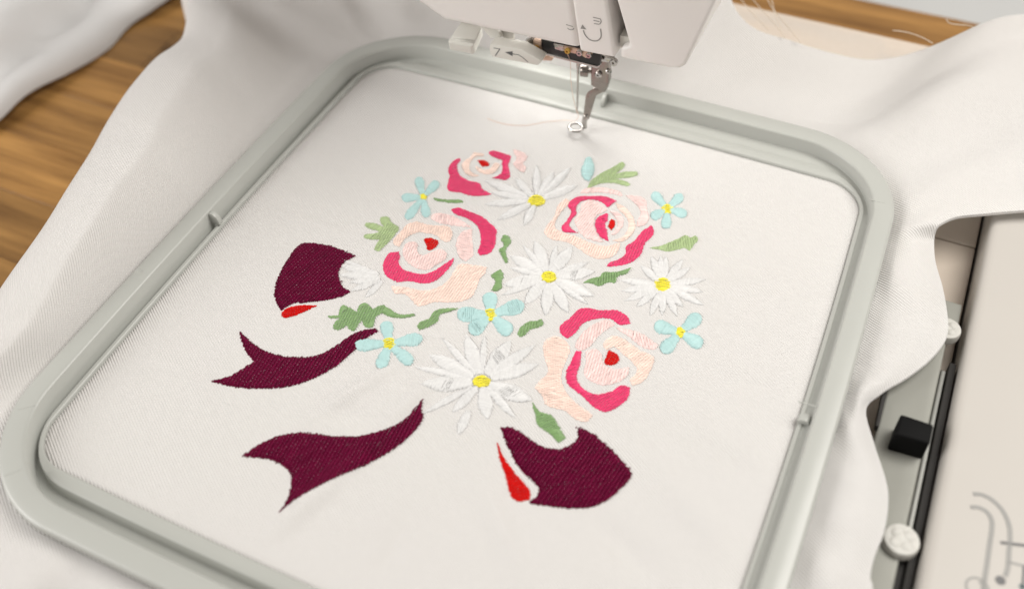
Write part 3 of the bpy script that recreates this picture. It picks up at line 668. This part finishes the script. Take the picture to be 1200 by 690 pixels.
# ------------------------------------------------------------------ the machine: bed and head
mach = empty('embroidery_machine', (0, 0.12, TZ)); tag(mach, 'white embroidery machine with its sewing head, needle and foot over the hoop', 'embroidery machine')
BZ_ = -0.025
def box(name, x0, x1, y0, y1, z0, z1, mat, parent, bev=0.002, seg=3):
    bm = bmesh.new(); bmesh.ops.create_cube(bm, size=1)
    for v in bm.verts: v.co = Vector(((x0 + x1) / 2 + v.co.x * (x1 - x0), (y0 + y1) / 2 + v.co.y * (y1 - y0), (z0 + z1) / 2 + v.co.z * (z1 - z0)))
    if bev: bevel_all(bm, bev, seg)
    return bm_obj(name, bm, mat, parent)
box('machine_bed', -0.10, 0.2, -0.02, 0.1427, TZ, BZ_, M['bed'], mach, 0.0012)
box('machine_bed', -0.10, 0.2, 0.1433, 0.24, TZ, BZ_, M['bed'], mach, 0.0012)
NPT = az((676, 149), ZF + 0.004); NX, NY = NPT.x, NPT.y
YF = NY - 0.014
bl, br = ay((520, 25), YF), ay((800, 84), YF)
zb = lambda x: bl.z + (br.z - bl.z) * (x - bl.x) / (br.x - bl.x)
ur = ay((840, 0), YF); ul_ = ay((485, 0), YF)
def xz(px, py, y=YF): q = ay((px, py), y); return Vector((q.x, y, q.z))
topz = 0.20
slr = (ur.x - br.x) / (ur.z - br.z)
sl_ = (ay((712, 0), YF).x - ay((722, 60), YF).x) / (ay((712, 0), YF).z - ay((722, 60), YF).z)
def up(p, sl): return Vector((p.x + sl * (topz - p.z), YF, topz))
pA, pB = xz(680, 59), xz(722, 67)          # lower corners of the front panel
slA = (xz(671, 0).x - pA.x) / (xz(671, 0).z - pA.z); slB = (xz(712, 0).x - pB.x) / (xz(712, 0).z - pB.z)
pC = xz(738, 55); slC = (xz(722, 0).x - pC.x) / (xz(722, 0).z - pC.z); pC0 = Vector((pC.x - slC * (pC.z - zb(pC.x)), YF, zb(pC.x)))
DEP = Vector((0, 0.11, 0))
low = ul_ + (ul_ - bl) * 2.2
prism('head_casing', [Vector((bl.x, YF, bl.z)), pA, up(pA, slA), Vector((low.x - 0.02, YF, topz)), Vector((low.x - 0.004, YF, low.z + 0.02)), Vector((low.x, YF, low.z))], DEP, M['white_plastic'], mach, 0.004, 4)
prism('front_panel', [pA + Vector((0.0003, -0.0012, 0)), pB + Vector((0, -0.0012, 0)), up(pB, slB) + Vector((0, -0.0012, 0)), up(pA, slA) + Vector((0.0003, -0.0012, 0))], (0, 0.03, 0), M['white_plastic'], mach, 0.0018, 3)
rc0 = br + Vector((-0.006, 0, 0.0)); rc0.z = zb(rc0.x)
cor = [rc0, br + Vector((-0.002, 0, 0.0006)), br + Vector((0.001, 0, 0.0035))]
pC1 = xz(727, 67); pC1.z = zb(pC1.x)
prism('head_casing', [pC1] + [Vector((q.x, YF, q.z)) for q in cor] + [up(br, slr), up(pC, slC), pC, xz(727, 56)], DEP, M['white_plastic'], mach, 0.0025, 3)
gb = YF + 0.014
prism('thread_slot', [Vector((pB.x - 0.003, gb, pB.z + 0.004)), Vector((pC.x + 0.006, gb, pC.z)), up(pC, slC) + Vector((0.006, 0.014, 0)), up(pB, slB) + Vector((-0.003, 0.014, 0))], (0, 0.01, 0), M['slot'], mach, 0)
prism('slot_block', [xz(726, 42, YF + 0.004), xz(737, 44, YF + 0.004), xz(741, 58, YF + 0.004), xz(727, 57, YF + 0.004)], (0, 0.008, 0), M['lever'], mach, 0.0006)

def stroke(name, pts, w, mat, parent, off, smooth=True, closed=False):
    """flat printed line: pts are 3D points on a plane, off the plane normal * small height"""
    P = [Vector(v) for v in (catmull([tuple(q) for q in pts], closed, 6, 100) if smooth else pts)]
    n = Vector(off).normalized(); vs, fs = [], []
    for i, q in enumerate(P):
        t = (P[min(i + 1, len(P) - 1)] - P[max(i - 1, 0)]).normalized(); sd = t.cross(n).normalized()
        vs += [q + Vector(off) + sd * w / 2, q + Vector(off) - sd * w / 2]
    for i in range(len(P) - 1): fs.append((2 * i, 2 * i + 1, 2 * i + 3, 2 * i + 2))
    return link(name, mesh(name, vs, fs), mat, parent, False)
h1 = zoom(640, 0, 5.4545)
yp = YF - 0.0012; off = (0, -0.00012, 0)
on = lambda pts, y=yp: [ay(q, y) for q in pts]
stroke('printed_symbol', on(h1((238, 195), (250, 225), (280, 255), (325, 262), (350, 240), (348, 185))), 0.0006, M['ink_light'], mach, off)
q = on(h1((220, 185), (232, 158), (258, 190))); link('printed_symbol', mesh('printed_symbol', [v + Vector(off) for v in q], [(0, 1, 2)]), M['ink_light'], mach, False)
for st_ in [((300, 112), (345, 122)), ((303, 132), (342, 140)), ((306, 152), (340, 157)), ((345, 120), (352, 138), (342, 157))]:
    stroke('printed_symbol', on(h1(*st_)), 0.00045, M['ink_light'], mach, off, len(st_) > 2)
stroke('printed_symbol', on(h1((136, 180), (150, 190), (172, 190), (178, 180)), YF), 0.0004, M['ink_light'], mach, off)
stroke('printed_symbol', on(h1((128, 158), (150, 165), (172, 172)), YF), 0.0004, M['ink_light'], mach, off)

# presser foot lifter: ribbed tab sticking out under the head
z5 = zoom(510, 20, 8.571)
zl = bl.z - 0.004
tp = [az(q, z) for q, z in zip(z5((262, 45), (470, 100), (385, 290), (355, 300), (135, 255), (130, 240)), (zl, zl, zl - 0.004, zl - 0.004, zl - 0.004, zl - 0.004))]
prism('presser_foot_lifter', tp, (0, 0.0012, -0.0055), M['lever'], mach, 0.0009, 3)
for f in (0.14, 0.24):
    a = tp[4].lerp(tp[0], f); b_ = tp[2].lerp(tp[1], f)
    tube('grip_rib', [a + Vector((0.0006, 0, 0.0001)), a.lerp(b_, 0.5) + Vector((0, 0, 0.0003)), b_ + Vector((-0.0006, 0, 0.0001))], 0.0005, M['lever'], mach, 8)
# needle threader lever, marked 7 and an arrow
yl = YF - 0.001
fr = [ay(q, yl) for q in z5((547, 275), (860, 326), (1062, 440), (1060, 462), (1032, 490), (590, 408), (552, 375), (543, 340))]
prism('threader_lever', fr, (0, 0.0075, 0), M['lever'], mach, 0.0007, 2)
yo = (0, -0.0001, 0)
stroke('printed_symbol', [ay(q, yl) for q in z5((588, 312), (652, 324))], 0.00042, M['ink'], mach, yo, False)
stroke('printed_symbol', [ay(q, yl) for q in z5((652, 320), (603, 392))], 0.00042, M['ink'], mach, yo, False)
stroke('printed_symbol', [ay(q, yl) for q in z5((770, 372), (835, 380), (875, 405), (934, 455))], 0.0004, M['ink'], mach, yo, False)
q = [ay(v, yl) + Vector(yo) for v in z5((700, 355), (778, 345), (778, 395))]; link('printed_symbol', mesh('printed_symbol', q, [(0, 1, 2)]), M['ink'], mach, False)
prism('lever_arm', [ay(v, YF + 0.006) for v in z5((445, 90), (620, 130), (660, 210), (560, 215))], (0, 0.003, 0), M['lever'], mach, 0.0005)
prism('lever_arm', [ay(v, YF + 0.009) for v in z5((620, 120), (785, 160), (775, 265), (650, 190))], (0, 0.003, 0), M['unit'], mach, 0.0005)
# needle bar mechanism
z6 = zoom(630, 35, 5.31)
ym = NY - 0.005
pl = lambda *pts, y=ym: [ay(v, y) for v in z6(*pts)]
prism('slotted_bar', pl((20, 60), (395, 130), (385, 225), (365, 235), (25, 140)), (0, 0.0025, 0), M['blackmetal'], mach, 0.0003)
prism('chrome_edge', pl((18, 138), (370, 228), (386, 222), (386, 234), (370, 243), (18, 152), y=ym - 0.0006), (0, 0.004, 0), M['chrome'], mach, 0.0004)
prism('needle_clamp', pl((98, 88), (345, 140), (335, 162), (300, 178), (272, 160), (110, 122), y=ym - 0.0008), (0, 0.0015, 0), M['copper'], mach, 0.0003)
prism('needle_clamp', pl((98, 92), (160, 104), (158, 136), (108, 122), y=ym - 0.0016), (0, 0.0012, 0), M['chrome'], mach, 0.0003)
for c_, r_, mt in [((188, 130), 0.0016, 'brass'), ((262, 143), 0.0017, 'chrome'), ((320, 158), 0.0015, 'chrome')]:
    p0 = ay(z6(c_)[0], ym - 0.0018)
    lathe('screw', [(r_, 0), (r_, 0.0008), (r_ * 0.8, 0.0012), (r_ * 0.35, 0.0012), (r_ * 0.3, 0.0006)], p0, M[mt], mach, 16, Vector((0, -1, 0)))
prism('threader_bracket', [ay(v, ym - 0.001) for v in z5((985, 235), (1065, 262), (1060, 300), (1075, 395), (1062, 445), (1040, 425), (985, 345))], (0, 0.003, 0), M['copper'], mach, 0.0003)
prism('threader_bracket', [ay(v, ym - 0.0005) for v in z5((888, 255), (950, 215), (1000, 235), (985, 345), (905, 290))], (0, 0.004, 0), M['steel'], mach, 0.0004)
prism('threader_hook', [ay(v, ym + 0.002) for v in z5((1065, 388), (1140, 395), (1182, 418), (1170, 445), (1070, 440))], (0, 0.003, 0), M['copper'], mach, 0.0006)
lathe('screw', [(0.0017, 0), (0.0017, 0.0008), (0.0009, 0.0009), (0.0008, 0.0002)], ay(z5((1020, 315))[0], ym - 0.001), M['brass'], mach, 16, Vector((0, -1, 0)))
lathe('screw', [(0.0006, 0), (0.0006, 0.0005), (0.0003, 0.0006)], ay(z5((935, 300))[0], ym - 0.0006), M['chrome'], mach, 10, Vector((0, -1, 0)))
# needle
ntop = ay(z6((250, 190))[0], NY); ntip = ay(z6((248, 525))[0], NY)
nx = (ntop.x + ntip.x) / 2
ndl = tube('needle', [(nx, NY, ntop.z + 0.012), (nx, NY, ntop.z - 0.003), (nx, NY, ntop.z - 0.006), (nx, NY, ntip.z + 0.006), (nx, NY, ntip.z + 0.002), (nx, NY, ntip.z)], [0.0010, 0.0010, 0.00062, 0.00055, 0.00040, 0.00005], M['chrome'], mach, 12)
# presser foot: shank, screws, bent leg, ring
foot = empty('presser_foot', (0, 0, 0)); foot.parent = mach; foot.location = (NX, NY - 0.12, -TZ - 0.006)
ys = NY + 0.001
ps = lambda *pts, y=ys: [ay(v, y) for v in z6(*pts)]
prism('shank', ps((332, 195), (440, 170), (438, 330), (420, 390), (400, 392), (330, 345)), (0, 0.005, 0), M['steel'], foot, 0.0006)
prism('shank_bracket', ps((372, 140), (400, 158), (470, 190), (440, 205), (390, 200), y=ys - 0.001), (0, 0.003, 0), M['chrome'], foot, 0.0003)
for c_, r_, ax_, y_ in [((380, 276), 0.0019, Vector((0, -1, 0)), ys), ((440, 258), 0.0015, Vector((1, -0.4, 0)), ys), ((475, 200), 0.0021, Vector((0, -1, 0)), ys)]:
    lathe('screw', [(r_, -0.0006), (r_, 0.0009), (r_ * 0.75, 0.0014), (r_ * 0.3, 0.0014), (r_ * 0.25, 0.0006)], ay(z6(c_)[0], y_), M['chrome'], foot, 18, ax_)
kc = ay(z6((318, 258))[0], ys + 0.001)
lathe('thumb_screw', [(0.0012, -0.003), (0.0012, 0), (0.0029, 0.0002), (0.0031, 0.0008), (0.0031, 0.0036), (0.0026, 0.0042)], kc, M['steel'], foot, 20, Vector((-1, -0.25, 0)))
lg = ps((345, 368), (415, 385), (362, 412), (322, 545), (318, 560), (283, 538), (298, 412), (310, 392))
prism('leg', lg, (0, 0.0016, 0), M['steel'], foot, 0.0004)
ring = az(z6((238, 607))[0], ZF + 0.0035)
a0 = ay(z6((300, 545))[0], ys)
vs = []
R0 = 0.0036
pth = [a0 + Vector((0, 0.0008, 0.001)), a0.lerp(ring, 0.35) + Vector((0.0012, 0, 0)), ring + Vector((R0 + 0.0012, 0.0012, 0.0005))]
tube('toe', catmull([tuple(v) for v in pth], False, 5), [0.0016, 0.0016, 0.0016, 0.0016, 0.0015, 0.0014, 0.0014, 0.0013, 0.0013, 0.0012, 0.0011], M['chrome'], foot, 12)
nn = 40; vs, fs = [], []
for i in range(nn):
    a = 2 * math.pi * i / nn
    for k in range(12):
        b_ = 2 * math.pi * k / 12; rr = R0 + 0.00095 * math.cos(b_)
        vs.append(ring + Vector((rr * math.cos(a), rr * math.sin(a) * 0.95, 0.0008 * math.sin(b_))))
for i in range(nn):
    for k in range(12): fs.append((i * 12 + k, ((i + 1) % nn) * 12 + k, ((i + 1) % nn) * 12 + (k + 1) % 12, i * 12 + (k + 1) % 12))
link('ring', mesh('ring', vs, fs), M['chrome'], foot)
# work lamp of the machine, under the head beside the needle
m_, nt, b = nodes('lamp_lens'); b.inputs['Base Color'].default_value = (0.9, 0.9, 0.88, 1); b.inputs['Emission Color'].default_value = (1, 0.97, 0.92, 1); b.inputs['Emission Strength'].default_value = 3
box('work_lamp', NX - 0.045, NX - 0.015, NY + 0.012, NY + 0.032, zb(NX) - 0.0025, zb(NX) + 0.001, m_, mach, 0.001, 2)
ll = area('work_lamp_light', (NX - 0.03, NY + 0.022, zb(NX) - 0.004), (NX - 0.04, NY - 0.05, ZF), 0.06, 0.055, (1.0, 0.985, 0.96))

# ------------------------------------------------------------------ sewing thread hanging from the needle
tz = ZF + 0.0004
th = [ay(z6((170, 112))[0], ym - 0.002), ay(z6((185, 150))[0], ym - 0.002), ay(z6((204, 200))[0], NY - 0.004), ay(z6((206, 300))[0], NY - 0.003), ay(z6((218, 400))[0], NY - 0.002), ay(z6((238, 490))[0], NY - 0.001), ay(z6((248, 520))[0], NY - 0.0007),
      Vector((nx, NY, ntip.z + 0.003)), ay(z6((254, 540))[0], NY + 0.0005), az((676, 140), 0.0), az((662, 141), tz + 0.001), az((640, 143), tz), az((618, 147), tz), az((602, 147), tz), az((585, 144), tz), az((571, 139), tz)]
o = tube('sewing_thread', [Vector(v) for v in catmull([tuple(v) for v in th], False, 6)], 0.00011, M['t_peachthread'], None, 6)
tag(o, 'thin peach thread running through the needle and trailing over the cloth', 'thread')

# ------------------------------------------------------------------ embroidery unit with its carriage on the right
UZ = -0.006; UX = 0.2012
unit = empty('embroidery_unit', (0.3, 0.05, TZ)); tag(unit, 'off-white embroidery unit casing with a printed hoop diagram beside the machine bed', 'embroidery unit')
box('casing', UX, 0.46, -0.36, 0.24, TZ, UZ, M['unit'], unit, 0.0045, 5)
u1 = zoom(1000, 560, 5.31)
uo = (0, 0, 0.00012); up_ = lambda *pts: [az(q, UZ) for q in u1(*pts)]
stroke('printed_line', up_((745, 98), (800, 103), (870, 140), (930, 205), (968, 290), (975, 360), (968, 460), (960, 560), (945, 610)), 0.0017, M['ink_light'], unit, uo)
stroke('printed_line', up_((728, 180), (780, 183), (830, 210), (860, 260), (862, 310), (848, 410), (832, 530), (815, 640), (808, 700)), 0.0017, M['ink_light'], unit, uo)
stroke('printed_line', up_((915, 400), (985, 408), (1080, 420)), 0.0012, M['ink'], unit, uo)
stroke('printed_line', up_((965, 520), (1020, 535), (1080, 548)), 0.0009, M['ink_light'], unit, uo)
stroke('printed_line', up_((1062, 540), (1058, 620), (1048, 700)), 0.0009, M['ink'], unit, uo)
def disc(name, c_, r_, mat, parent, off): 
    return link(name, mesh(name, [Vector(c_) + Vector((r_ * math.cos(2 * math.pi * k / 20), r_ * math.sin(2 * math.pi * k / 20), off)) for k in range(20)], [tuple(range(20))]), mat, parent, False)
disc('printed_dot', up_((915, 635))[0], 0.0018, M['ink'], unit, 0.00012)
stroke('printed_line', [up_((770, 680))[0] + Vector((0.0038 * math.cos(a), 0.0038 * math.sin(a), 0)) for a in np.linspace(0, 6.28, 20)], 0.0008, M['ink_light'], unit, uo)
stroke('printed_line', up_((780, 640), (800, 660), (815, 690)), 0.0008, M['ink_light'], unit, uo)
m_teal = plain('teal_print', (0.03, 0.10, 0.11), 0.5, bstr=0)
stroke('printed_line', up_((1030, 668), (1075, 676)), 0.0012, m_teal, unit, uo)
# carriage
CZ = -0.013
car = empty('hoop_carriage', (0.185, 0.0, BZ_)); tag(car, 'grey metal hoop carriage with a black square button and round cap screws', 'carriage')
pc = [az(q, CZ) for q in [(1119, 399), (1116, 430), (1100, 505), (1082, 585), (1071, 655), (1062, 655), (1056, 700), (1040, 790), (990, 790), (1012, 560), (1040, 455), (1065, 425), (1095, 400)]]
pc = [Vector((min(q.x, 0.1943), q.y, q.z)) for q in pc]
prism('carriage_plate', pc, (0, 0, -0.006), M['plate'], car, 0.0012, 3)
xr = 0.1972
box('carriage_rail', 0.1947, 0.1970, az((1068, 654), CZ).y, 0.052, BZ_, CZ - 0.0025, M['rail'], car, 0.0008)
box('gap_shade_strip', 0.1974, 0.2003, -0.16, 0.056, BZ_, CZ - 0.001, M['dark'], car, 0.0004)  # near-black strips stand in for the shade inside the carriage gap
box('gap_shade_strip', 0.1945, 0.1972, -0.16, az((1066, 656), CZ).y, BZ_, CZ - 0.0035, M['dark'], car, 0.0004)
# black button: rounded block
bt = [az(q, CZ + 0.0115) for q in [(1056, 484), (1095, 497), (1090, 520), (1048, 508)]]
bm = prism_bm(bt, (0, 0, -0.0125)); bevel_all(bm, 0.0014, 3); bm_obj('release_button', bm, M['black'], car)
prism('button_guide', [az(q, CZ + 0.003) for q in [(1035, 455), (1040, 458), (1030, 500), (1026, 498)]], (0, 0, -0.004), M['dark'], car, 0.0005)
for px, r_ in [((1056, 633), 0.0068), ((1109, 386), 0.0062)]:
    c_ = az(px, CZ + 0.002)
    for k in range(4):
        a = math.pi / 4 + k * math.pi / 2
        lathe('cap_lobe', [(r_ * 0.42, 0.0008), (r_ * 0.36, 0.0013), (r_ * 0.22, 0.0018), (r_ * 0.06, 0.0020)], c_ + Vector((math.cos(a), math.sin(a), 0)) * r_ * 0.48, M['clear'], car, 14)
    lathe('cap_screw', [(r_, -0.003), (r_ * 1.02, 0), (r_ * 0.95, 0.0012), (r_ * 0.8, 0.0016), (r_ * 0.5, 0.0012), (r_ * 0.2, 0.0016)], c_, M['clear'], car, 28)
prism('end_plate', [az(q, CZ - 0.002) for q in [(1090, 345), (1108, 351), (1128, 357), (1122, 388), (1085, 385)]], (0, 0, -0.004), M['plate'], car, 0.0008, 3)
